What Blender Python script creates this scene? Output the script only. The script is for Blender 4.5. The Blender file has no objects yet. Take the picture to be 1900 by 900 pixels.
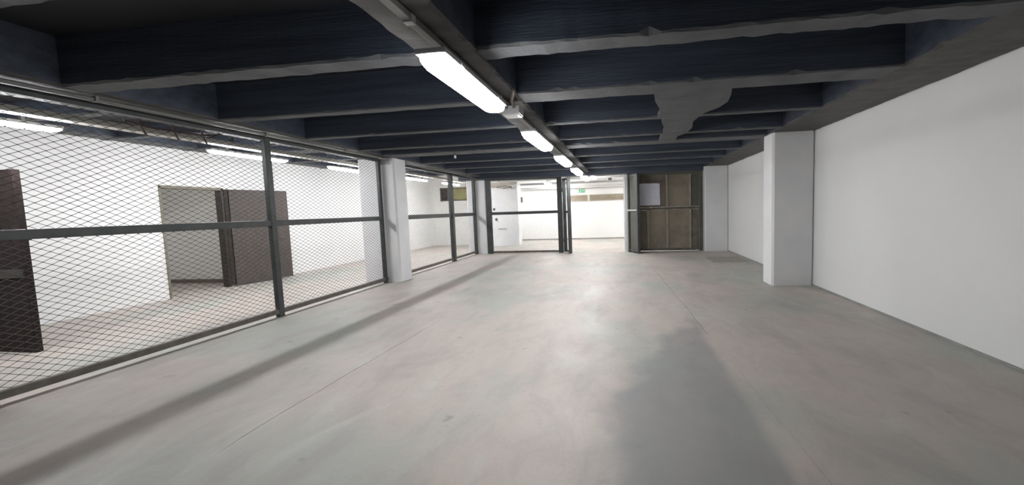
import bpy, bmesh, math, random
from mathutils import Matrix, Vector
random.seed(7)
S = bpy.context.scene
C = S.collection

# ------------------------------------------------------------------ camera
cam_d = bpy.data.cameras.new('camera')
cam = bpy.data.objects.new('camera', cam_d); C.objects.link(cam)
cam_d.sensor_fit = 'HORIZONTAL'; cam_d.sensor_width = 36.0
cam_d.lens = 719.85 / 1900 * 36.0
cam_d.shift_x = -110.76 / 1900; cam_d.shift_y = -7.93 / 1900
cam_d.clip_start = 0.05; cam_d.clip_end = 100
_r = Vector((0.99096427, 0.13038172, -0.03147107))
_u = Vector((0.02138227, 0.07806878, 0.99671865))
_f = Vector((-0.1324108, 0.98838549, -0.07457551))
M = Matrix((_r, _u, -_f)).transposed().to_4x4()
M.translation = Vector((0, 0, 1.5))
cam.matrix_world = M
S.camera = cam

# ------------------------------------------------------------------ world and exposure
w = bpy.data.worlds.new('world'); S.world = w; w.use_nodes = True
w.node_tree.nodes['Background'].inputs[0].default_value = (0.75, 0.82, 1.0, 1)
w.node_tree.nodes['Background'].inputs[1].default_value = 0.02
S.view_settings.view_transform = 'Standard'; S.view_settings.look = 'None'
S.view_settings.gamma = 1.0; S.view_settings.use_curve_mapping = False
S.view_settings.exposure = 0.62
LAMP = 36.0          # strength of the tubes along the hall
LAMP_SIDE = 88.0     # the newer tubes behind the mesh fence
LAMP_FAR = 70.0      # the tubes beyond the gate

# ------------------------------------------------------------------ materials
MATS = {}
def mat(name, c1, c2=None, scale=3.0, rough=0.6, bump=0.0, bscale=30.0, metal=0.0, stretch=(1, 1, 1), emit=None, spec=0.5):
    m = bpy.data.materials.new(name); m.use_nodes = True
    nt = m.node_tree; N = nt.nodes; L = nt.links
    b = N['Principled BSDF']
    b.inputs['Roughness'].default_value = rough; b.inputs['Metallic'].default_value = metal
    b.inputs['Specular IOR Level'].default_value = spec
    b.inputs['Base Color'].default_value = (*c1, 1)
    geo = N.new('ShaderNodeNewGeometry')
    mp = N.new('ShaderNodeMapping'); mp.inputs['Scale'].default_value = stretch
    L.new(geo.outputs['Position'], mp.inputs['Vector'])
    if c2:
        n = N.new('ShaderNodeTexNoise'); n.inputs['Scale'].default_value = scale; n.inputs['Detail'].default_value = 5
        L.new(mp.outputs[0], n.inputs['Vector'])
        r = N.new('ShaderNodeValToRGB')
        r.color_ramp.elements[0].position = 0.35; r.color_ramp.elements[0].color = (*c1, 1)
        r.color_ramp.elements[1].position = 0.65; r.color_ramp.elements[1].color = (*c2, 1)
        L.new(n.outputs[0], r.inputs[0]); L.new(r.outputs[0], b.inputs['Base Color'])
    if bump:
        n2 = N.new('ShaderNodeTexNoise'); n2.inputs['Scale'].default_value = bscale; n2.inputs['Detail'].default_value = 4
        L.new(mp.outputs[0], n2.inputs['Vector'])
        bp = N.new('ShaderNodeBump'); bp.inputs['Strength'].default_value = bump; bp.inputs['Distance'].default_value = 0.01
        L.new(n2.outputs[0], bp.inputs['Height']); L.new(bp.outputs[0], b.inputs['Normal'])
    if emit:
        b.inputs['Emission Color'].default_value = (*emit[0], 1); b.inputs['Emission Strength'].default_value = emit[1]
    MATS[name] = m
    return m

mat('wall_white', (0.80, 0.80, 0.79), (0.84, 0.84, 0.83), scale=0.8, rough=0.55, bump=0.12, bscale=6)
mat('wall_far_white', (0.82, 0.81, 0.79), (0.86, 0.85, 0.83), scale=0.8, rough=0.6, bump=0.1, bscale=6)
mat('column_white', (0.74, 0.74, 0.76), (0.80, 0.80, 0.80), scale=2, rough=0.5, bump=0.2, bscale=8)
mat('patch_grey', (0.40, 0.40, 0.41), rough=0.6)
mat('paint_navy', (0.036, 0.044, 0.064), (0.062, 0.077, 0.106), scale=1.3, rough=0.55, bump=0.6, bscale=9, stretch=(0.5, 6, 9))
mat('soffit_grey', (0.066, 0.070, 0.076), (0.100, 0.105, 0.112), scale=4, rough=0.6, bump=0.5, bscale=22)  # grey of soffits and plaster infill, lighter than the navy joist faces
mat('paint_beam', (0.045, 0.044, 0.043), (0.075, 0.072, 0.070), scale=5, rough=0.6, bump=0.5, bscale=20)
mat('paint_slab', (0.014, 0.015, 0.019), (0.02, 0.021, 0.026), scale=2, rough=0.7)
mat('ceiling_white', (0.72, 0.71, 0.69), rough=0.7)
mat('steel_grey', (0.048, 0.053, 0.054), (0.068, 0.072, 0.072), scale=8, rough=0.42, bump=0.1, bscale=40, metal=0.2)
mat('steel_brown', (0.10, 0.088, 0.074), (0.15, 0.135, 0.115), scale=10, rough=0.5, bump=0.1, bscale=40, metal=0.1)
mat('wire', (0.028, 0.025, 0.023), (0.045, 0.040, 0.036), scale=6, rough=0.6)
mat('door_brown', (0.022, 0.015, 0.015), (0.034, 0.024, 0.023), scale=5, rough=0.7, stretch=(6, 6, 1), spec=0.15)
mat('door_taupe', (0.070, 0.057, 0.051), (0.088, 0.073, 0.066), scale=4, rough=0.6, stretch=(5, 5, 1))
mat('door_dark', (0.030, 0.024, 0.022), (0.045, 0.035, 0.03), scale=8, rough=0.5)
mat('frame_cream', (0.17, 0.155, 0.11), (0.22, 0.20, 0.15), scale=8, rough=0.5)
mat('frame_brown', (0.16, 0.13, 0.105), rough=0.5)
mat('sheet_olive', (0.20, 0.175, 0.135), (0.29, 0.25, 0.19), scale=2.6, rough=0.65, bump=0.1, bscale=12)
mat('sheet_brown', (0.12, 0.10, 0.082), (0.20, 0.17, 0.135), scale=3.2, rough=0.65)
mat('batten_tan', (0.27, 0.24, 0.195), (0.34, 0.30, 0.245), scale=5, rough=0.6)
mat('sheet_green', (0.085, 0.088, 0.072), (0.12, 0.12, 0.098), scale=3, rough=0.6)
mat('trunk_grey', (0.20, 0.20, 0.19), rough=0.45)
mat('trunk_cream', (0.62, 0.60, 0.54), rough=0.5)
mat('housing', (0.55, 0.55, 0.56), rough=0.4)
mat('plastic_white', (0.75, 0.75, 0.74), rough=0.4)
mat('plastic_dark', (0.10, 0.095, 0.09), rough=0.5)
mat('cable_black', (0.02, 0.018, 0.018), rough=0.5)
mat('cable_brown', (0.07, 0.04, 0.035), rough=0.5)
mat('louver_wood', (0.42, 0.35, 0.26), (0.50, 0.43, 0.33), scale=6, rough=0.6)
mat('louver_dark', (0.05, 0.035, 0.025), rough=0.7)
mat('olive_pane', (0.30, 0.28, 0.12), (0.42, 0.40, 0.20), scale=1.4, rough=0.5)
mat('shutter_grey', (0.13, 0.115, 0.12), rough=0.5)
mat('sign_green', (0.09, 0.42, 0.20), rough=0.4)
mat('sign_white', (0.80, 0.85, 0.80), rough=0.4)
mat('grate', (0.33, 0.30, 0.255), (0.40, 0.365, 0.31), scale=9, rough=0.6)
mat('grate_pit', (0.04, 0.038, 0.034), rough=0.8)
mat('pipe_grey', (0.40, 0.40, 0.39), rough=0.5)
mat('seal_grey', (0.27, 0.27, 0.25), (0.36, 0.35, 0.33), scale=5, rough=0.7)
mat('tray_tan', (0.48, 0.43, 0.36), (0.60, 0.55, 0.48), scale=4, rough=0.6)
for nm, st in (('tube_hall', LAMP), ('tube_side', LAMP_SIDE), ('tube_far', LAMP_FAR)):
    mat(nm, (0.9, 0.9, 0.9), rough=0.3, emit=((0.975, 0.985, 1.0), st))

def paper_mat():
    m = mat('paper', (0.8, 0.8, 0.88), rough=0.8)
    nt = m.node_tree; N = nt.nodes; L = nt.links; b = N['Principled BSDF']
    tc = N.new('ShaderNodeTexCoord')
    br = N.new('ShaderNodeTexBrick'); br.inputs['Scale'].default_value = 9
    br.inputs['Color1'].default_value = (0.76, 0.78, 0.88, 1); br.inputs['Color2'].default_value = (0.84, 0.84, 0.92, 1)
    br.inputs['Mortar'].default_value = (0.42, 0.43, 0.52, 1); br.inputs['Mortar Size'].default_value = 0.012
    br.inputs['Brick Width'].default_value = 1.7; br.inputs['Row Height'].default_value = 0.42
    mp = N.new('ShaderNodeMapping'); mp.inputs['Rotation'].default_value = (math.pi / 2, 0, 0)
    L.new(tc.outputs['Object'], mp.inputs[0]); L.new(mp.outputs[0], br.inputs['Vector'])
    L.new(br.outputs[0], b.inputs['Base Color'])
paper_mat()

def floor_mat():
    m = bpy.data.materials.new('concrete_floor'); m.use_nodes = True
    nt = m.node_tree; N = nt.nodes; L = nt.links; b = N['Principled BSDF']
    geo = N.new('ShaderNodeNewGeometry'); sep = N.new('ShaderNodeSeparateXYZ')
    L.new(geo.outputs['Position'], sep.inputs[0])
    def noise(scale, detail=4, stretch=(1, 1, 1), rough=0.55, dist=0.0):
        mp = N.new('ShaderNodeMapping'); mp.inputs['Scale'].default_value = stretch
        L.new(geo.outputs['Position'], mp.inputs[0])
        n = N.new('ShaderNodeTexNoise'); n.inputs['Scale'].default_value = scale
        n.inputs['Detail'].default_value = detail; n.inputs['Roughness'].default_value = rough
        n.inputs['Distortion'].default_value = dist
        L.new(mp.outputs[0], n.inputs['Vector']); return n.outputs[0]
    def math_(op, a, b_=None, clamp=False):
        n = N.new('ShaderNodeMath'); n.operation = op; n.use_clamp = clamp
        for i, v in enumerate((a, b_)):
            if v is None: continue
            if isinstance(v, (int, float)): n.inputs[i].default_value = v
            else: L.new(v, n.inputs[i])
        return n.outputs[0]
    def rng(v, a, b_, c=0.0, d=1.0):
        n = N.new('ShaderNodeMapRange'); n.interpolation_type = 'SMOOTHSTEP'
        n.inputs[1].default_value = a; n.inputs[2].default_value = b_; n.inputs[3].default_value = c; n.inputs[4].default_value = d
        L.new(v, n.inputs[0]); return n.outputs[0]
    def mix(f, a, b_, mode='MIX'):
        n = N.new('ShaderNodeMix'); n.data_type = 'RGBA'; n.blend_type = mode
        if isinstance(f, float): n.inputs[0].default_value = f
        else: L.new(f, n.inputs[0])
        for i, v in ((6, a), (7, b_)):
            if isinstance(v, tuple): n.inputs[i].default_value = (*v, 1)
            else: L.new(v, n.inputs[i])
        return n.outputs[2]
    beige = (0.525, 0.460, 0.415); green = (0.430, 0.440, 0.395)
    col = mix(rng(noise(0.55, 4, (1, 0.7, 1)), 0.46, 0.62), beige, green)
    col = mix(rng(noise(2.1, 6, (1.0, 0.45, 1), 0.62, 0.6), 0.46, 0.70, 0.0, 0.75), col, (0.385, 0.350, 0.325))
    col = mix(rng(noise(1.6, 6, (0.9, 0.35, 1), 0.6, 1.2), 0.53, 0.70, 0.0, 0.65), col, (0.545, 0.54, 0.495))
    col = mix(rng(noise(4.5, 8, (1.0, 0.6, 1), 0.7, 0.8), 0.42, 0.66, 0.0, 0.35), col, (0.37, 0.35, 0.325))
    col = mix(rng(noise(2.6, 7, (0.35, 1.3, 1), 0.68, 0.5), 0.55, 0.72, 0.0, 0.40), col, (0.53, 0.515, 0.475))
    # small dark marks
    col = mix(rng(noise(3.3, 3), 0.67, 0.76, 0.0, 0.6), col, (0.22, 0.20, 0.18))
    # the dark worn stain on the middle slab
    X = sep.outputs[0]; Y = sep.outputs[1]
    edge = math_('ADD', math_('MULTIPLY', math_('MAXIMUM', math_('SUBTRACT', Y, 3.1), 0.0), 0.45), -0.12)
    wob = math_('MULTIPLY', math_('SUBTRACT', noise(1.3, 4), 0.5), 0.9)
    dl = math_('ADD', math_('SUBTRACT', X, edge), wob)
    st = math_('MULTIPLY', rng(dl, -0.12, 0.18), math_('SUBTRACT', 1.0, rng(math_('ADD', X, math_('MULTIPLY', wob, 0.12)), 0.84, 0.96)))
    st = math_('MULTIPLY', st, rng(noise(0.9, 3, (1, 0.6, 1)), 0.25, 0.55, 0.55, 1.0))
    col = mix(math_('MULTIPLY', st, 0.68), col, (0.24, 0.247, 0.25))
    fine = noise(38, 3)
    col = mix(rng(fine, 0.3, 0.7, 0.0, 0.12), col, (0.30, 0.29, 0.275))
    L.new(col, b.inputs['Base Color'])
    L.new(rng(noise(1.2, 4), 0.3, 0.7, 0.46, 0.62), b.inputs['Roughness'])
    b.inputs['Specular IOR Level'].default_value = 0.45
    bp = N.new('ShaderNodeBump'); bp.inputs['Strength'].default_value = 0.12; bp.inputs['Distance'].default_value = 0.01
    L.new(noise(5, 5), bp.inputs['Height']); L.new(bp.outputs[0], b.inputs['Normal'])
    MATS['concrete_floor'] = m
floor_mat()

# ------------------------------------------------------------------ helpers
class MB:
    """collects shapes; build() links them as one mesh object"""
    def __init__(s): s.v = []; s.f = []; s.m = []
    def add(s, vs, fs, m=0):
        o = len(s.v); s.v += [tuple(p) for p in vs]
        for f in fs: s.f.append([o + i for i in f]); s.m.append(m)
        return s
    def box(s, x0, x1, y0, y1, z0, z1, m=0, mbot=None):
        vs = [(x0, y0, z0), (x1, y0, z0), (x1, y1, z0), (x0, y1, z0), (x0, y0, z1), (x1, y0, z1), (x1, y1, z1), (x0, y1, z1)]
        s.add(vs, [(3, 2, 1, 0)], m if mbot is None else mbot)
        o = len(s.v) - 8
        for f in ((4, 5, 6, 7), (0, 1, 5, 4), (1, 2, 6, 5), (2, 3, 7, 6), (3, 0, 4, 7)):
            s.f.append([o + i for i in f]); s.m.append(m)
        return s
    def tube(s, pts, r, n=8, m=0, cap=True):
        pts = [Vector(p) for p in pts]; rings = []
        for i, p in enumerate(pts):
            d = (pts[min(i + 1, len(pts) - 1)] - pts[max(i - 1, 0)]).normalized()
            a = d.cross(Vector((0, 0, 1)) if abs(d.z) < 0.9 else Vector((1, 0, 0))).normalized(); b = d.cross(a)
            rings.append([p + r * (math.cos(2 * math.pi * k / n) * a + math.sin(2 * math.pi * k / n) * b) for k in range(n)])
        vs = [q for rg in rings for q in rg]; fs = []
        for i in range(len(rings) - 1):
            for k in range(n):
                fs.append((i * n + k, i * n + (k + 1) % n, (i + 1) * n + (k + 1) % n, (i + 1) * n + k))
        if cap: fs.append(tuple(range(n))[::-1]); fs.append(tuple(range((len(rings) - 1) * n, len(rings) * n)))
        return s.add(vs, fs, m)
    def loft(s, rings, m=0, cap=True):
        n = len(rings[0]); vs = [q for rg in rings for q in rg]; fs = []
        for i in range(len(rings) - 1):
            for k in range(n): fs.append((i * n + k, i * n + (k + 1) % n, (i + 1) * n + (k + 1) % n, (i + 1) * n + k))
        if cap: fs.append(tuple(range(n))[::-1]); fs.append(tuple(range((len(rings) - 1) * n, len(rings) * n)))
        return s.add(vs, fs, m)
    def prism(s, poly, z0, z1, m=0, mbot=None):
        n = len(poly)
        s.add([(x, y, z0) for x, y in poly], [tuple(range(n))[::-1]], m if mbot is None else mbot)
        s.add([(x, y, z1) for x, y in poly], [tuple(range(n))], m)
        o = len(s.v)
        s.add([(x, y, z0) for x, y in poly] + [(x, y, z1) for x, y in poly], [(i, (i + 1) % n, n + (i + 1) % n, n + i) for i in range(n)], m)
        return s
    def build(s, name, mats, parent=None, local=False, bevel=0.0, smooth=False, weld=False):
        if isinstance(mats, str): mats = [mats]
        off = Vector((0, 0, 0))
        if parent is not None and not local:
            off = Vector(parent.location)
            if parent.parent: off += Vector(parent.parent.location)
        me = bpy.data.meshes.new(name)
        me.from_pydata([Vector(p) - off for p in s.v], [], s.f)
        for q in mats: me.materials.append(MATS[q])
        me.polygons.foreach_set('material_index', s.m)
        bm = bmesh.new(); bm.from_mesh(me)
        if weld: bmesh.ops.remove_doubles(bm, verts=bm.verts, dist=1e-5)
        bmesh.ops.recalc_face_normals(bm, faces=bm.faces)
        if bevel: bmesh.ops.bevel(bm, geom=list(bm.edges), offset=bevel, segments=2, affect='EDGES', profile=0.6)
        bm.to_mesh(me); bm.free()
        if smooth:
            for p in me.polygons: p.use_smooth = True
        me.update()
        o = bpy.data.objects.new(name, me); C.objects.link(o)
        if parent is not None: o.parent = parent
        return o

def tag(o, label=None, cat=None, group=None, kind=None):
    if label: o['label'] = label
    if cat: o['category'] = cat
    if group: o['group'] = group
    if kind: o['kind'] = kind
    return o
def thing(name, loc, label, cat, group=None, rz=0.0):
    o = bpy.data.objects.new(name, None); C.objects.link(o)
    o.location = loc; o.rotation_euler = (0, 0, rz); o.empty_display_size = 0.1
    return tag(o, label, cat, group)
def struct(o, label=None): return tag(o, label, kind='structure')
def copy_tree(o, parent=None):
    c = o.copy(); C.objects.link(c)
    if parent is not None: c.parent = parent
    for ch in list(o.children): copy_tree(ch, c)
    return c

# ------------------------------------------------------------------ main dimensions (metres)
XF = -5.25            # mesh fence
XR = 3.35             # right wall
XL = -8.80            # wall of the side room
YB = -5.0             # behind the camera
YG = 13.35            # gate line
YE = 19.1             # far wall
ZS = 2.73             # underside of the joists
ZC = 3.16             # slab

# ------------------------------------------------------------------ floor: three cast slabs with open joints
fl = MB().box(XL - 2.6, XR + 0.2, YB - 0.2, YE + 0.2, -0.2, -0.04).build('floor', 'grate_pit'); struct(fl)
ys = []; y = YB
while y < YE: ys.append(y); y += 0.22
ys.append(YE)
jl = [-2.62 + random.uniform(-0.014, 0.014) + 0.02 * math.sin(y * 1.7) for y in ys]
jr = [0.62 + (0.44 if y < 2.5 else 0.44 - (y - 2.5) * 0.052) + random.uniform(-0.014, 0.014) for y in ys]
def strip(xa, xb):
    n = len(ys); vs = []
    for z in (0.0, -0.05):
        for i in range(n): vs += [(xa[i], ys[i], z), (xb[i], ys[i], z)]
    fs = []; sd = []
    for i in range(n - 1):
        a = 2 * i; fs.append((a, a + 1, a + 3, a + 2)); b = 2 * n + a; fs.append((b + 2, b + 3, b + 1, b))
        sd.append((a, a + 2, b + 2, b)); sd.append((a + 3, a + 1, b + 1, b + 3))
    fs += [(0, 2 * n, 2 * n + 1, 1), (2 * n - 2, 2 * n - 1, 4 * n - 1, 4 * n - 2)]
    m = MB().add(vs, fs); o = len(m.v)
    for f in sd: m.f.append(list(f)); m.m.append(1)
    return m
gl = [0.0022 if 2.2 < y < 4.8 else 0.0004 for y in ys]; gr_ = [0.0018 if 4.6 < y < 9 else 0.0004 for y in ys]
strip([XL - 2.5] * len(ys), [x - q for x, q in zip(jl, gl)]).build('slab', ['concrete_floor', 'grate_pit'], fl)
strip([x + q for x, q in zip(jl, gl)], [x - q for x, q in zip(jr, gr_)]).build('slab', ['concrete_floor', 'grate_pit'], fl)
strip([x + q for x, q in zip(jr, gr_)], [XR + 0.1] * len(ys)).build('slab', ['concrete_floor', 'grate_pit'], fl)

# ------------------------------------------------------------------ walls
struct(MB().box(XR, XR + 0.2, YB, YE, 0, ZC).build('wall_right', 'wall_white'))
struct(MB().box(XL - 0.2, XR + 0.2, YB - 0.2, YB, 0, ZC).build('wall_back', 'wall_white'))
DY0, DY1, DZ = 6.38, 7.58, 2.20      # doorway in the side room wall
wl = MB()
wl.box(XL - 0.15, XL, YB, DY0, 0, ZC); wl.box(XL - 0.15, XL, DY1, 17.1, 0, ZC); wl.box(XL - 0.15, XL, DY0, DY1, DZ, ZC)
struct(wl.build('wall_left', 'wall_white'))
wv = MB()
wv.box(-11.2, XL - 0.15, 8.07, 8.2, 0, 2.7); wv.box(-11.2, XL - 0.15, 5.6, 5.73, 0, 2.7); wv.box(-11.35, -11.2, 5.6, 8.2, 0, 2.7)
struct(wv.build('wall_vestibule', 'wall_white'))
struct(MB().box(-11.35, XL - 0.15, 5.6, 8.2, 2.7, 2.8).build('ceiling_vestibule', 'ceiling_white'))
struct(MB().box(-11.19, XL - 0.151, 8.045, 8.07, 0.0, 0.09).build('baseboard_vestibule', 'frame_brown'))
struct(MB().box(-5.3, XR, YE, YE + 0.2, 0, ZC).box(-5.3, -5.15, 17.1, YE, 0, ZC).build('wall_far', 'wall_far_white'))
struct(MB().box(XR - 0.02, XR, YB, 7.37, 0, 0.022).box(XR - 0.02, XR, 7.86, 12.98, 0, 0.022).build('baseboard_right', 'seal_grey'))
struct(MB().box(-5.15, XR, YE - 0.02, YE, 0, 0.06).build('baseboard_far', 'seal_grey'))
# far wall of the side room with its high window
WX0, WX1, WZ0, WZ1 = -8.37, -6.95, 2.05, 2.66
wf = MB()
wf.box(XL - 0.15, WX0, 17.1, 17.3, 0, ZC); wf.box(WX1, -5.3, 17.1, 17.3, 0, ZC)
wf.box(WX0, WX1, 17.1, 17.3, 0, WZ0); wf.box(WX0, WX1, 17.1, 17.3, WZ1, ZC)
struct(wf.build('wall_far_left', 'wall_far_white'))
wn = thing('window_1', (-7.66, 17.18, WZ0), None, None); struct(wn)
fr = MB()
fr.box(WX0, WX1, 17.12, 17.20, WZ0, WZ0 + 0.05); fr.box(WX0, WX1, 17.12, 17.20, WZ1 - 0.05, WZ1)
for x in (WX0, -8.02, WX1 - 0.05): fr.box(x, x + 0.05, 17.12, 17.20, WZ0, WZ1)
fr.build('window_frame', 'frame_brown', wn)
MB().box(-7.97, WX1 - 0.05, 17.215, 17.235, WZ0 + 0.05, WZ1 - 0.05).build('pane', 'olive_pane', wn)
shb = MB().box(WX0 + 0.02, -7.97, 17.225, 17.24, WZ0, WZ1).build('shutter_back', 'shutter_grey', wn)
for i in range(6):
    z = WZ0 + 0.07 + i * 0.085
    MB().add([(WX0 + 0.05, 17.20, z), (-8.02, 17.20, z), (-8.02, 17.15, z + 0.05), (WX0 + 0.05, 17.15, z + 0.05),
              (WX0 + 0.05, 17.21, z + 0.01), (-8.02, 17.21, z + 0.01), (-8.02, 17.16, z + 0.06), (WX0 + 0.05, 17.16, z + 0.06)],
             [(0, 1, 2, 3), (7, 6, 5, 4), (0, 4, 5, 1), (1, 5, 6, 2), (2, 6, 7, 3), (3, 7, 4, 0)]).build('shutter_slat', 'shutter_grey', shb)
MB().tube([(-8.2, 17.1, 2.27), (-7.95, 17.08, 2.24), (-7.7, 17.09, 2.13), (-7.55, 17.1, 2.08)], 0.012, 6).build('stay_bar', 'plastic_dark', wn)

# ------------------------------------------------------------------ ceiling: slab, joists, beams
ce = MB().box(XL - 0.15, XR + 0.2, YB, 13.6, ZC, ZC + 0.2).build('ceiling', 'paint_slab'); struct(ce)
def rough_beam(x0, x1, y0, y1, zb, name='joist', along='x', jit=0.008, step=0.085, top=None, soffit='soffit_grey'):
    """a cast beam whose lower arrises are uneven; slot 0 faces, slot 1 soffit"""
    top = ZC if top is None else top
    a0, a1 = (x0, x1) if along == 'x' else (y0, y1)
    b0, b1 = (y0, y1) if along == 'x' else (x0, x1)
    n = max(2, int((a1 - a0) / step)); mb = MB(); rows = []
    j1 = j2 = 0.0
    for i in range(n + 1):
        a = a0 + (a1 - a0) * i / n
        j1 = 0.35 * j1 + random.uniform(-jit, jit); j2 = 0.35 * j2 + random.uniform(-jit, jit)
        chip1 = random.uniform(0.008, 0.03) if random.random() < 0.08 else 0.0
        c1 = 0.012 + abs(random.gauss(0, jit * 0.6)) + chip1; c2 = 0.012 + abs(random.gauss(0, jit * 0.6))
        zz = random.uniform(-jit, jit) * 0.35
        prof = [(b0, top), (b0 + j1 * 0.3, zb + c1), (b0 + j1 + c1 * 0.8, zb + zz), (b1 + j2 - c2 * 0.8, zb + zz), (b1 + j2 * 0.3, zb + c2), (b1, top)]
        rows.append([(a, b, z) if along == 'x' else (b, a, z) for b, z in prof])
    k = 6; vs = [p for r in rows for p in r]
    for i in range(n):
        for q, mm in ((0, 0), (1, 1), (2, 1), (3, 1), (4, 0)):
            mb.add([rows[i][q], rows[i][q + 1], rows[i + 1][q + 1], rows[i + 1][q]], [(0, 1, 2, 3)], mm)
    mb.add(rows[0], [tuple(range(6))]); mb.add(rows[-1], [tuple(range(6))[::-1]])
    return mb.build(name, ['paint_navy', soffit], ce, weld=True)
CBL, CBR = -1.52, -1.08       # central beam
FBL, FBR = -5.75, -4.92       # beam over the fence
EBL = 2.62                    # edge beam by the right wall
J = [(-4.7, -4.5, -4.5), (-3.4, -3.2, -3.2), (-2.1, -1.95, -1.95), (-0.85, -0.65, -0.65), (0.40, 0.56, 0.56), (1.64, 1.85, 1.85),
     (2.92, 3.14, 3.14), (4.28, 4.43, 4.45), (5.60, 5.71, 5.71), (6.85, 6.96, 6.96), (7.56, 7.96, 7.96), (9.10, 9.25, 9.25), (10.45, 10.59, 10.59), (11.88, 12.02, 12.02)]
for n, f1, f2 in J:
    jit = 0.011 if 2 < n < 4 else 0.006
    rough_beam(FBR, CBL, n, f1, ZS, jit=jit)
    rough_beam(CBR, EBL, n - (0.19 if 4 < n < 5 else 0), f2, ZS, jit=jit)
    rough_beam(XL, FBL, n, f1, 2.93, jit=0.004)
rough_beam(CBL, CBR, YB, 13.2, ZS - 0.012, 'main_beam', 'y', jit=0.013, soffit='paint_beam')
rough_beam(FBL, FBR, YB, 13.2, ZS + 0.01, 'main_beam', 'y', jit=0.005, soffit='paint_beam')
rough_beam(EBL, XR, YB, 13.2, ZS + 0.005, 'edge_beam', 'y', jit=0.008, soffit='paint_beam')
rough_beam(XL, XL + 0.38, YB, 13.2, 2.94, 'edge_beam', 'y', jit=0.004)
rough_beam(FBL, XR, 13.2, 13.62, 2.625, 'lintel', 'x', jit=0.004)
rough_beam(XL, FBL, 13.2, 13.5, 2.85, 'lintel', 'x', jit=0.004)
# plastered infill with a ragged curved edge, flush with the joist soffits
pp = [(0.36, 4.38), (0.40, 4.75), (0.47, 5.06), (0.52, 5.3), (0.50, 5.62), (0.60, 5.70), (0.60, 6.0), (0.68, 6.4), (0.70, 6.9), (0.70, 7.58), (1.00, 7.58), (0.99, 7.2),
      (1.10, 6.92), (1.12, 6.5), (1.05, 6.0), (1.10, 5.55), (1.24, 5.25), (1.28, 4.98), (1.24, 4.7), (1.17, 4.38)]
MB().prism(pp, ZS + 0.002, ZS + 0.06, 1, 1).build('plaster_infill', ['paint_navy', 'soffit_grey'], ce)
# white ceiling beyond the gate and in the far end of the side room
c2 = MB().box(XL, XR, 13.6, YE, ZC, ZC + 0.2).build('ceiling_far', 'ceiling_white'); struct(c2)
for yj in (14.95, 16.45, 17.95):
    MB().box(-5.1, XR, yj, yj + 0.16, 2.86, ZC).build('joist', 'ceiling_white', c2, bevel=0.006)

# ------------------------------------------------------------------ columns
def column(x0, x1, y0, y1, z1, label, name='column'):
    r = thing(name, ((x0 + x1) / 2, (y0 + y1) / 2, 0), label, 'column')
    mb = MB(); n = 10; c = 0.035; rings = []
    for i in range(n + 1):
        z = z1 * i / n; k = [random.uniform(-0.004, 0.004) for _ in range(8)]
        if i == 0: k = [v - 0.006 for v in k]
        pr = [(x0 + c, y0 - k[0]), (x1 - c, y0 - k[1]), (x1 + k[2], y0 + c), (x1 + k[3], y1 - c), (x1 - c, y1), (x0 + c, y1), (x0, y1 - c), (x0, y0 + c)]
        rings.append([(a, b, z) for a, b in pr])
    mb.loft(rings); mb.build('shaft', 'column_white', r)
    return r
col1 = column(-5.80, -4.93, 7.98, 8.46, 2.735, 'white plastered column standing in the mesh fence line, nearer of the two')
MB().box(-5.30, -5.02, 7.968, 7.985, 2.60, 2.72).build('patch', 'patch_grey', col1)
column(-5.55, -4.83, 13.38, 13.82, 2.62, 'white column at the far end of the mesh fence, beside the gate frame')
column(2.65, XR, 7.37, 7.84, 2.735, 'wide white column against the right wall, nearer to the camera')
column(2.62, XR, 13.0, 13.45, 2.735, 'white column against the right wall next to the sheet-clad gate panel')
blk = column(-5.69, -4.45, 16.2, 16.75, ZC, 'broad white pier with stains and small sockets, seen through the left gate panel', 'pier')
for x, z in ((-5.50, 1.60), (-5.42, 1.16)):
    MB().box(x - 0.04, x + 0.04, 16.16, 16.20, z - 0.05, z + 0.05).box(x - 0.02, x + 0.02, 16.15, 16.16, z - 0.03, z + 0.03).build('socket', 'plastic_dark', blk, bevel=0.004)
MB().box(-5.35, -4.98, 16.188, 16.2, 0.72, 0.76).build('scuff_strip', 'seal_grey', blk)

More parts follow.
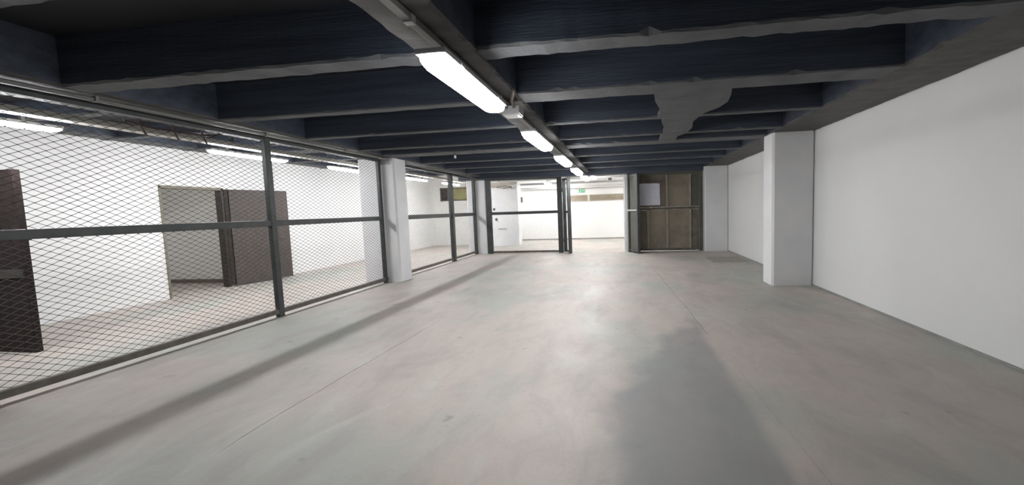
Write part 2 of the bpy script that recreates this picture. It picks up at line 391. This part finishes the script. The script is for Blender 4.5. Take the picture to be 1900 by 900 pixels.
# ------------------------------------------------------------------ wire mesh
CW, CH = 0.112, 0.060
def wire_panel(y0, y1, z0, z1, x, r=0.0026, nodes=True, along='y'):
    """diamond mesh in the plane x = const (or y = const when along = 'x'); one joined part"""
    mb = MB()
    def P(a, z, o): return (x + o, a, z) if along == 'y' else (a, x + o, z)
    sl = CH / CW
    for sgn in (1, -1):
        # line z = zr + sgn*sl*(a - k*CW)
        ext = z1 / sl
        k0 = int(math.floor((y0 - ext) / CW)) - 1; k1 = int(math.ceil((y1 + ext) / CW)) + 1
        for k in range(k0, k1 + 1):
            a_at = lambda z: k * CW + sgn * z / sl
            lo, hi = sorted((a_at(z0), a_at(z1)))
            lo = max(lo, y0); hi = min(hi, y1)
            if hi - lo < 0.004: continue
            z_at = lambda a: sgn * sl * (a - k * CW)
            o = 0.0009 * sgn
            p, q = Vector(P(lo, z_at(lo), o)), Vector(P(hi, z_at(hi), o))
            d = (q - p).normalized(); nrm = Vector(P(0, 0, 0)) * 0; nrm = Vector((1, 0, 0)) if along == 'y' else Vector((0, 1, 0))
            b = d.cross(nrm)
            vs = [p + r * nrm, p - r * 0.5 * nrm + r * 0.87 * b, p - r * 0.5 * nrm - r * 0.87 * b, q + r * nrm, q - r * 0.5 * nrm + r * 0.87 * b, q - r * 0.5 * nrm - r * 0.87 * b]
            mb.add(vs, [(0, 1, 4, 3), (1, 2, 5, 4), (2, 0, 3, 5)])
    if nodes:
        i0, i1 = int(y0 / (CW / 2)), int(y1 / (CW / 2)); rn = 0.0064
        for i in range(i0, i1 + 1):
            a = i * CW / 2
            if not y0 < a < y1: continue
            for jz in range(int(z0 / (CH / 2)), int(z1 / (CH / 2)) + 1):
                if (i + jz) % 2: continue
                z = jz * CH / 2
                if not z0 < z < z1: continue
                c = Vector(P(a, z, 0)); t = Vector((0, rn * 1.3, 0)) if along == 'y' else Vector((rn * 1.3, 0, 0))
                nn = Vector((rn * 0.7, 0, 0)) if along == 'y' else Vector((0, rn * 0.7, 0)); zz = Vector((0, 0, rn * 0.8))
                mb.add([c + t, c - t, c + nn, c - nn, c + zz, c - zz], [(0, 2, 4), (2, 1, 4), (1, 3, 4), (3, 0, 4), (2, 0, 5), (1, 2, 5), (3, 1, 5), (0, 3, 5)])
    return mb
ZM = 1.43
def fence(y0, y1, posts, stiles, label, pw=0.0375, rh=0.045):
    r = thing('mesh_fence', (XF, (y0 + y1) / 2, 0), label, 'fence', 'mesh fence sections')
    hw = 0.03
    MB().box(XF - hw, XF + hw, y0, y1, 2.655, 2.72).build('top_rail', 'steel_grey', r, bevel=0.006)
    MB().box(XF - hw, XF + hw, y0, y1, 0.048, 0.118).build('bottom_rail', 'steel_brown', r, bevel=0.006)
    for y in posts: MB().box(XF - pw, XF + pw, y - pw - 0.01, y + pw + 0.01, 0.0, 2.72).build('post', 'steel_grey', r, bevel=0.012)
    for y in stiles: MB().box(XF - pw * 0.85, XF + pw * 0.85, y - 0.04, y + 0.04, 0.0, 2.72).build('stile', 'steel_grey', r, bevel=0.008)
    edges = sorted([y0] + list(posts) + list(stiles) + [y1])
    for a, b in zip(edges[:-1], edges[1:]):
        if b - a < 0.2: continue
        MB().box(XF - hw, XF + hw, a + 0.02, b - 0.02, ZM - rh, ZM + rh).build('mid_rail', 'steel_grey', r, bevel=0.008)
        for z0, z1 in ((0.118, ZM - rh), (ZM + rh, 2.655)):
            tag(wire_panel(a, b, z0, z1, XF - 0.012).build('wire_mesh', 'wire', r), kind='stuff')
    return r
fence(-0.4, 7.97, [-0.36, 2.44, 5.22], [7.90], 'long near section of diamond mesh fence along the left of the hall')
fence(8.47, 13.37, [11.45], [8.52, 13.31], 'shorter far section of diamond mesh fence between the two white columns', 0.058, 0.055)

# ------------------------------------------------------------------ gate: left mesh panel, open leaf, open sheet leaf, clad panel
gp = thing('mesh_partition', (-3.4, YG, 0), 'fixed mesh panel in a grey frame, left of the gate opening', 'partition')
MB().box(-4.82, -4.62, YG - 0.05, YG + 0.03, 0, 2.62).build('stile', 'steel_grey', gp, bevel=0.01)
MB().box(-2.25, -2.08, YG - 0.05, YG + 0.03, 0, 2.62).build('stile', 'steel_grey', gp, bevel=0.01)
MB().box(-4.70, -2.19, YG - 0.04, YG + 0.02, ZM - 0.05, ZM + 0.05).build('mid_rail', 'steel_grey', gp, bevel=0.008)
MB().box(-4.70, -2.19, YG - 0.04, YG + 0.02, 0.02, 0.09).build('bottom_rail', 'steel_brown', gp, bevel=0.006)
MB().box(-4.70, -2.19, YG - 0.04, YG + 0.02, 2.58, 2.62).build('top_rail', 'steel_grey', gp, bevel=0.006)
for z0, z1 in ((0.09, ZM - 0.05), (ZM + 0.05, 2.58)):
    tag(wire_panel(-4.68, -2.21, z0, z1, YG, r=0.0016, nodes=False, along='x').build('wire_mesh', 'wire', gp), kind='stuff')

# open mesh leaf, turned towards the hall (local x along the leaf)
ang = math.atan2(-0.62, 0.27)
lf = thing('gate_leaf', (-2.03, 13.42, 0), 'narrow open mesh gate leaf, seen nearly edge-on left of the opening', 'gate', rz=ang)
LW = 0.68
for x in (0.0, LW - 0.09): MB().box(x, x + 0.09, -0.055, 0.055, 0.02, 2.56).build('stile', 'steel_grey', lf, local=True, bevel=0.008)
for z in (0.04, ZM - 0.05, 2.49): MB().box(0.08, LW - 0.08, -0.025, 0.025, z, z + 0.07).build('rail', 'steel_grey', lf, local=True, bevel=0.006)
for z0, z1 in ((0.11, ZM - 0.05), (ZM + 0.02, 2.49)):
    tag(wire_panel(0.09, LW - 0.09, z0, z1, 0.0, r=0.0016, nodes=False, along='x').build('wire_mesh', 'wire', lf, local=True), kind='stuff')
for z in (0.35, 2.1): MB().box(0.02, 0.07, -0.075, -0.053, z, z + 0.15).build('hinge', 'trunk_grey', lf, local=True, bevel=0.004)

ang2 = math.atan2(-0.62, 0.31)
rl = thing('gate_leaf', (0.19, 13.20, 0), 'open sheet metal gate leaf with a light latch bar, right of the opening', 'gate', rz=ang2)
LW2 = 0.69
for x in (0.0, LW2 - 0.09): MB().box(x, x + 0.09, -0.045, 0.045, 0.02, 2.58).build('stile', 'steel_grey', rl, local=True, bevel=0.008)
for z in (0.04, ZM - 0.05, 2.50): MB().box(0.08, LW2 - 0.08, -0.028, 0.028, z, z + 0.07).build('rail', 'steel_grey', rl, local=True, bevel=0.006)
for z0, z1 in ((0.11, ZM - 0.05), (ZM + 0.02, 2.50)):
    MB().box(0.08, LW2 - 0.08, 0.002, 0.012, z0, z1).build('sheet_panel', 'sheet_green', rl, local=True)
MB().box(-0.16, LW2 - 0.05, -0.055, -0.03, ZM - 0.055, ZM + 0.0).build('latch_bar', 'pipe_grey', rl, local=True, bevel=0.006)

cp = thing('sheet_partition', (1.4, 13.3, 0), 'fixed panel clad in brown sheets, right of the gate opening', 'partition')
YP = 13.30
MB().box(0.03, 0.095, YP - 0.06, YP - 0.045, 0.02, 2.60).box(0.03, 0.15, YP - 0.045, YP - 0.03, 0.02, 2.60).build('lit_stile_plate', 'plastic_white', cp)  # white plate stands in for the lit side of the leaf's hinge stile
MB().box(0.14, 0.26, YP - 0.04, YP + 0.03, 0, 2.62).build('stile', 'steel_grey', cp, bevel=0.008)
MB().box(2.50, 2.61, YP - 0.04, YP + 0.03, 0, 2.62).build('stile', 'sheet_green', cp, bevel=0.008)
MB().box(0.26, 2.50, YP - 0.04, YP + 0.03, 2.54, 2.62).build('top_rail', 'sheet_green', cp, bevel=0.006)
MB().box(0.26, 2.50, YP - 0.04, YP + 0.03, ZM - 0.045, ZM + 0.045).build('mid_rail', 'steel_brown', cp, bevel=0.006)
MB().box(0.26, 2.50, YP - 0.04, YP + 0.03, 0.02, 0.10).build('bottom_rail', 'steel_brown', cp, bevel=0.006)
for xs, z0, z1, cols in (((0.26, 1.46, 2.20, 2.50), ZM + 0.045, 2.54, ('sheet_brown', 'sheet_olive', 'sheet_green')),
                         ((0.26, 0.83, 1.46, 2.20, 2.50), 0.10, ZM - 0.045, ('sheet_olive', 'sheet_olive', 'sheet_olive', 'sheet_brown'))):
    for a, b, cc in zip(xs[:-1], xs[1:], cols):
        MB().box(a + 0.004, b - 0.004, YP + 0.0, YP + 0.012, z0 + 0.002, z1 - 0.002).build('sheet_panel', cc, cp)
    for a in xs[1:-1]:
        MB().box(a - 0.035, a + 0.035, YP - 0.04, YP - 0.001, z0, z1).build('batten', 'batten_tan', cp, bevel=0.004)
# the paper hung on the clad panel
n = 10; vs = []; fs = []
for i in range(n + 1):
    for j in range(n + 1):
        u_ = i / n; v_ = j / n
        x = 0.525 + 0.70 * u_ + 0.012 * (1 - v_) * u_; z = 1.545 + 0.735 * v_ - 0.01 * u_ * v_
        yv = YP - 0.046 - 0.006 * math.sin(u_ * 5) * math.sin(v_ * 4) - (0.02 if i == n and j == n else 0)
        vs.append((x, yv, z))
for i in range(n):
    for j in range(n): a = i * (n + 1) + j; fs.append((a, a + n + 1, a + n + 2, a + 1))
nb = len(vs); vs2 = vs + [(x, y_ + 0.002, z) for x, y_, z in vs]
fs2 = fs + [tuple(nb + q for q in f[::-1]) for f in fs]
pa = thing('paper_sheet', (0.88, YP - 0.05, 1.545), 'large white paper sheet with faint lines hung on the clad gate panel', 'paper')
MB().add(vs2, fs2).build('sheet', 'paper', pa)
for x in (0.56, 1.19): MB().box(x - 0.012, x + 0.012, YP - 0.07, YP - 0.044, 2.245, 2.285).build('clip', 'plastic_dark', pa, bevel=0.003)

# ------------------------------------------------------------------ doors of the side room
dr = thing('door_1', (XL, DY1, 0), 'brown flush door folded back against the side room wall', None); struct(dr)
MB().box(XL - 0.15, XL + 0.012, DY0 - 0.008, DY0 + 0.03, 0, DZ).build('jamb', 'frame_cream', dr, bevel=0.004)
MB().box(XL - 0.15, XL + 0.012, DY1 - 0.045, DY1 + 0.01, 0, DZ).build('jamb', 'door_dark', dr, bevel=0.004)
MB().box(XL - 0.15, XL + 0.012, DY0 - 0.01, DY1 + 0.01, DZ - 0.045, DZ + 0.01).build('head', 'frame_cream', dr, bevel=0.004)
# leaf: local axis along the leaf
def leaf(parent, p0, p1, t, z0, z1, m, name='leaf', edge_m=None):
    a = Vector((p0[0], p0[1], 0)); b = Vector((p1[0], p1[1], 0)); d = (b - a).normalized(); nn = Vector((-d.y, d.x, 0)) * t
    poly = [(a.x, a.y), (b.x, b.y), (b.x + nn.x, b.y + nn.y), (a.x + nn.x, a.y + nn.y)]
    return MB().prism(poly, z0, z1).build(name, m, parent, bevel=0.004)
lf1 = leaf(dr, (XL + 0.08, DY1 + 0.06), (XL + 0.42, DY1 + 1.22), 0.05, 0.03, DZ - 0.02, 'door_taupe')
leaf(dr, (XL + 0.02, DY1 + 0.0), (XL + 0.07, DY1 + 0.04), 0.03, 0.03, DZ - 0.02, 'door_dark', 'hinge_strip')
MB().box(XL + 0.38, XL + 0.44, DY1 + 1.02, DY1 + 1.05, 1.02, 1.05).tube([(XL + 0.43, DY1 + 1.035, 1.035), (XL + 0.43, DY1 + 0.9, 1.035)], 0.011, 6).build('handle', 'plastic_dark', lf1)
d2 = thing('door_2', (-8.1, 3.63, 0), 'dark brown door leaf standing open behind the mesh at the left edge', None); struct(d2)
lfm = leaf(d2, (-8.12, 3.64), (-6.93, 3.615), 0.06, 0.004, 2.16, 'door_brown')
MB().box(-8.12, -6.94, 3.60, 3.62, 0.9, 1.0).build('ledge', 'door_dark', d2)
struct(MB().box(XL, -8.12, 3.56, 3.76, 0, ZC).build('wall_stub', 'wall_white'))

# ------------------------------------------------------------------ lamps
def make_lamp(name, tube, length, width=0.15, dz=1.0):
    r = thing(name, (0, 0, 0), 'lamp', 'lamp')
    hl = length / 2; hw = width / 2
    # diffuser: rounded trapezoid section, sloping ends (local y along the lamp, z = 0 at the lowest point)
    def ring(yv, s, zt):
        pr = [(-hw, 0.075), (-hw * 0.98, 0.045), (-hw * 0.80, 0.015), (-hw * 0.5, 0.003), (0, 0), (hw * 0.5, 0.003), (hw * 0.80, 0.015), (hw * 0.98, 0.045), (hw, 0.075)]
        return [(x * s, yv, 0.075 - (0.075 - z) * zt * dz) for x, z in pr]
    mb = MB(); mb.loft([ring(-hl, 0.72, 0.35), ring(-hl + 0.035, 0.94, 0.85), ring(-hl + 0.10, 1, 1), ring(hl - 0.10, 1, 1), ring(hl - 0.035, 0.94, 0.85), ring(hl, 0.72, 0.35)])
    mb.build('diffuser', tube, r, local=True)
    hs = MB().box(-hw - 0.006, hw + 0.006, -hl - 0.005, hl + 0.005, 0.075, 0.11).build('housing', 'housing', r, local=True, bevel=0.008)
    for yv in (-hl * 0.6, hl * 0.6):
        MB().box(-0.02, 0.02, yv - 0.015, yv + 0.015, 0.11, 0.16).build('bracket', 'trunk_grey', hs, local=True, bevel=0.002)
        for s in (-1, 1):
            MB().box(s * (hw + 0.004) - 0.006, s * (hw + 0.004) + 0.006, yv - 0.02, yv + 0.02, 0.078, 0.105).build('clip', 'housing', hs, local=True, bevel=0.002)
    MB().tube([(0, hl, 0.09), (0, hl + 0.05, 0.10), (0.0, hl + 0.10, 0.15)], 0.009, 6).build('cable_gland', 'plastic_dark', hs, local=True)
    return r
hall = make_lamp('ceiling_lamp', 'tube_hall', 1.25, 0.185)
hl_y = [2.12, 4.56, 6.86, 9.10, 11.35]
hl_lab = ['long lit tube lamp on the central ceiling beam, nearest and largest in view', 'lit tube lamp on the central beam, second from the camera, past the small junction box',
          'lit tube lamp on the central beam, third from the camera', 'small lit tube lamp on the central beam, fourth from the camera', 'lit tube lamp on the central beam just before the gate, fifth from the camera']
for i, y in enumerate(hl_y):
    o = hall if i == 0 else copy_tree(hall)
    o.location = (-1.135, y + 0.80, 2.39); tag(o, hl_lab[i], 'lamp', 'tube lamps on the central beam')
side = make_lamp('ceiling_lamp', 'tube_side', 1.46, 0.095, 0.62)
sl_lab = ['lit tube lamp behind the mesh, cut by the left edge of the picture', 'lit tube lamp behind the mesh above the open brown door', 'lit tube lamp behind the mesh just left of the nearer white column',
          'lit tube lamp behind the far mesh section, just right of the nearer white column', 'lit tube lamp behind the far mesh section, before the high window']
for i, y in enumerate([2.40, 5.53, 8.12, 11.1, 13.75]):
    o = side if i == 0 else copy_tree(side)
    o.location = (-6.60, y + 0.73, 2.56); tag(o, sl_lab[i], 'lamp', 'tube lamps of the side room')
far = make_lamp('ceiling_lamp', 'tube_far', 1.32, 0.15)
for i, (x, y, lab) in enumerate([(-1.10, 14.5, 'lit tube lamp beyond the gate, in line with the central beam'), (-3.4, 17.2, 'lit tube lamp near the far wall, behind the left gate panel'), (1.4, 16.6, 'added tube lamp beyond the gate, unseen behind the clad panel, brightens the far room')]):  # the last one is unseen, added to help light the far room
    o = far if i == 0 else copy_tree(far)
    o.location = (x, y + 0.66, 2.66); tag(o, lab, 'lamp', 'tube lamps beyond the gate')

mat('vestibule_fill_glow', (0.9, 0.9, 0.9), rough=0.3, emit=((1.0, 0.95, 0.88), 26.0))  # glow of an unseen lamp added to brighten the room behind the doorway
bk = thing('vestibule_fill_lamp', (-10.0, 5.73, 2.3), 'unseen fill lamp added on the small room wall to brighten it behind the doorway', 'lamp')
MB().tube([(-10.0, 5.735, 2.3), (-10.0, 5.77, 2.3)], 0.13, 20).build('base', 'housing', bk)
MB().loft([[(-10.0 + r * math.cos(k * math.pi / 10), yv, 2.3 + r * math.sin(k * math.pi / 10)) for k in range(20)] for yv, r in ((5.771, 0.115), (5.80, 0.105), (5.82, 0.075), (5.83, 0.03))]).build('globe', 'vestibule_fill_glow', bk)

# ------------------------------------------------------------------ trunking, boxes, pipes, cables
def cond(name, label, pts, r, m, cat='conduit', clips=None):
    o = thing(name, pts[0], label, cat)
    MB().tube(pts, r, 8).build('pipe', m, o, smooth=True)
    for c in (clips or []): MB().box(c[0] - r * 1.8, c[0] + r * 1.8, c[1] - 0.012, c[1] + 0.012, c[2] - r * 1.3, c[2] + r * 1.6).build('clip', 'trunk_grey', o)
    return o
tr = thing('cable_trunking', (-1.26, YB, 2.67), 'grey cable trunking running along the central ceiling beam', 'trunking')
MB().box(-1.29, -1.235, YB, 13.0, 2.665, 2.706).build('duct', 'trunk_grey', tr, bevel=0.004)
for y in (2.28, 4.0): MB().box(-1.293, -1.232, y, y + 0.05, 2.655, 2.707).build('joint_cover', 'housing', tr, bevel=0.003)
jb = thing('junction_box', (-1.18, 4.30, 2.60), 'small pale junction box with conduits between the first two central lamps', 'box')
MB().box(-1.30, -1.10, 4.22, 4.42, 2.57, 2.654).build('body', 'housing', jb, bevel=0.01)
MB().box(-1.29, -1.11, 4.23, 4.41, 2.556, 2.571).build('lid', 'plastic_white', jb, bevel=0.005)
MB().tube([(-1.24, 4.23, 2.63), (-1.24, 3.9, 2.64), (-1.22, 3.62, 2.60)], 0.016, 8).build('conduit', 'trunk_grey', jb)
MB().tube([(-1.16, 4.23, 2.63), (-1.13, 4.05, 2.66), (-1.05, 3.85, 2.70)], 0.014, 8).build('conduit', 'frame_brown', jb)
ts = thing('cable_trunking', (-6.3, -2, 2.72), 'cream cable trunking above the tube lamps of the side room', 'trunking')
MB().box(-6.38, -6.22, -2, 16.9, 2.685, 2.755).build('duct', 'trunk_cream', ts, bevel=0.004)
for y in (0.47, 3.02, 5.64, 7.75, 9.16, 10.5, 11.93):
    MB().box(-6.32, -6.28, y, y + 0.03, 2.75, 2.935).build('hanger', 'trunk_grey', ts)
cond('conduit', 'thin grey conduit under the beam along the top of the fence', [(-5.02, -2, 2.70), (-5.02, 6.0, 2.70), (-5.02, 7.7, 2.70)], 0.018, 'trunk_grey', clips=[(-5.02, y, 2.70) for y in (1.5, 3.2, 5.0, 6.6)])
cond('conduit', 'pale thin cable sagging along the top of the far fence section', [(-4.98, 8.5, 2.69), (-4.98, 9.4, 2.66), (-5.0, 10.2, 2.68), (-5.0, 11.6, 2.68), (-4.98, 13.2, 2.62)], 0.012, 'trunk_grey')
hc = thing('hanging_cable', (-5.75, 4.3, 2.62), 'loose dark cables drooping behind the top of the near mesh', 'cable')
MB().tube([(-5.75, 3.9, 2.70), (-5.75, 4.15, 2.66), (-5.75, 4.5, 2.665), (-5.75, 4.9, 2.69), (-5.75, 5.0, 2.74)], 0.012, 6).build('cable', 'cable_brown', hc)
for y in (4.05, 4.4, 4.75):
    MB().tube([(-5.75, y, 2.74), (-5.76, y + 0.02, 2.66), (-5.74, y + 0.05, 2.56)], 0.01, 6).build('cable_end', 'cable_brown', hc)
hk = thing('lamp_hook', (-3.36, 7.4, 2.64), 'tiny white lampholder hanging under a joist, left of the central lamps', 'lampholder')
MB().tube([(-3.36, 7.62, 2.735), (-3.36, 7.62, 2.66)], 0.006, 6).build('cord', 'cable_black', hk)
MB().tube([(-3.36, 7.62, 2.665), (-3.36, 7.62, 2.61)], 0.022, 10).build('holder', 'plastic_white', hk)
sn = thing('ceiling_sensor', (-0.46, 15.0, 2.6), 'small camera hanging on a rod from the ceiling beyond the gate', 'camera')
MB().tube([(-0.46, 15.02, 2.87), (-0.46, 15.02, 2.64)], 0.014, 8).build('rod', 'pipe_grey', sn)
MB().box(-0.55, -0.39, 14.9, 15.12, 2.56, 2.65).build('body', 'shutter_grey', sn, bevel=0.02)
for i, (y, z, r, lab) in enumerate([(15.6, 2.74, 0.035, 'upper grey pipe crossing under the ceiling beyond the gate'), (17.3, 2.68, 0.045, 'lower grey pipe crossing under the ceiling beyond the gate'), (18.85, 2.56, 0.05, 'pale pipe running along the top of the far wall')]):
    cond('ceiling_pipe', lab, [(-5.1, y, z), (XR - 0.02, y, z)], r, 'pipe_grey' if i < 2 else 'ceiling_white', 'pipe')
# tan duct bundle in front of the pier head
tb = thing('cable_tray', (-5.1, 15.9, 2.55), 'tan cable tray with tangled cables at the head of the broad pier', 'tray')
MB().box(-5.9, -4.4, 15.75, 16.0, 2.60, 2.63).box(-5.9, -4.4, 15.75, 15.765, 2.63, 2.70).box(-5.9, -4.4, 15.985, 16.0, 2.63, 2.70).build('tray', 'tray_tan', tb)
for x in (-5.8, -4.5): MB().tube([(x, 15.87, 2.62), (x, 15.87, ZC)], 0.01, 6).build('hanger', 'pipe_grey', tb)
for k in range(4):
    zz = 2.60 - 0.03 * k
    MB().tube([(-5.7 + 0.1 * k, 15.72, zz), (-5.3 + 0.15 * k, 15.70, zz - 0.09 + 0.03 * (k % 2)), (-4.9 + 0.1 * k, 15.72, zz - 0.02), (-4.55, 15.74, zz - 0.08)], 0.016, 6).build('cable', ('tray_tan', 'frame_brown')[k % 2], tb)

# ------------------------------------------------------------------ far wall fittings
lv = thing('louver_vent', (-1.35, YE, 1.86), 'long brown slatted vent high on the far wall', 'vent')
LX0, LX1, LZ0, LZ1 = -2.75, 0.25, 1.89, 2.18
MB().box(LX0, LX1, YE - 0.012, YE - 0.002, LZ0, LZ1).build('backing', 'louver_dark', lv)
MB().box(-1.70, -1.60, YE - 0.07, YE - 0.012, LZ0, LZ1).build('mullion', 'trunk_cream', lv, bevel=0.004)
for i in range(5):
    z = LZ0 + 0.008 + i * 0.057
    for a, b in ((LX0, -1.70), (-1.60, LX1)):
        MB().add([(a, YE - 0.06, z), (b, YE - 0.06, z), (b, YE - 0.06, z + 0.034), (a, YE - 0.06, z + 0.034), (a, YE - 0.012, z + 0.012), (b, YE - 0.012, z + 0.012), (b, YE - 0.012, z + 0.046), (a, YE - 0.012, z + 0.046)],
                 [(0, 1, 2, 3), (7, 6, 5, 4), (0, 4, 5, 1), (1, 5, 6, 2), (2, 6, 7, 3), (3, 7, 4, 0)]).build('slat', 'louver_wood', lv)
ex = thing('exit_sign', (-2.03, YE, 2.30), 'small green and white exit sign above the slatted vent', 'sign')
MB().box(-2.22, -1.84, YE - 0.04, YE - 0.002, 2.30, 2.45).build('plate', 'sign_green', ex, bevel=0.004)
fg = MB(); yf = YE - 0.043
def quad(pts): fg.add([(x, yf, z) for x, z in pts] + [(x, yf + 0.003, z) for x, z in pts], [tuple(range(len(pts))), tuple(range(len(pts), 2 * len(pts)))[::-1]])
quad([(-2.20, 2.315), (-2.12, 2.315), (-2.12, 2.435), (-2.20, 2.435)])                     # doorway
quad([(-2.06, 2.37), (-2.02, 2.365), (-2.00, 2.405), (-2.04, 2.41)])                       # running figure: trunk
quad([(-2.03, 2.415), (-2.005, 2.415), (-2.005, 2.44), (-2.03, 2.44)])
quad([(-2.06, 2.37), (-2.10, 2.335), (-2.09, 2.325), (-2.04, 2.365)]); quad([(-2.03, 2.366), (-2.0, 2.32), (-1.985, 2.325), (-2.015, 2.37)])
quad([(-1.97, 2.37), (-1.90, 2.37), (-1.90, 2.39), (-1.97, 2.39)]); quad([(-1.90, 2.345), (-1.86, 2.38), (-1.90, 2.415)])   # arrow
fg.build('pictogram', 'sign_white', ex)
wb = thing('wall_box', (-5.08, YE, 1.9), 'small dark control box on the far wall beside the broad pier', 'box')
MB().box(-5.13, -4.98, YE - 0.06, YE - 0.002, 1.92, 2.18).build('body', 'plastic_dark', wb, bevel=0.008)
MB().box(-5.10, -5.01, YE - 0.068, YE - 0.059, 2.0, 2.12).build('face', 'shutter_grey', wb)

# ------------------------------------------------------------------ floor grate by the far right column
gr = thing('floor_grate', (2.8, 10.9, 0), 'flush slatted drain grate in the floor near the right wall', 'grate')
GX0, GX1, GY0, GY1 = 2.32, 3.22, 10.5, 11.5
MB().box(GX0, GX1, GY0, GY1, 0.0005, 0.002).build('pit', 'grate_pit', gr)
for a in ((GX0, GX1, GY0, GY0 + 0.05), (GX0, GX1, GY1 - 0.05, GY1), (GX0, GX0 + 0.05, GY0, GY1), (GX1 - 0.05, GX1, GY0, GY1)):
    MB().box(*a, 0.0006, 0.009).build('frame', 'grate', gr)
for i in range(9):
    y = GY0 + 0.06 + i * 0.1
    MB().box(GX0 + 0.05, GX1 - 0.05, y, y + 0.082, 0.0006, 0.007).build('slat', 'grate', gr)
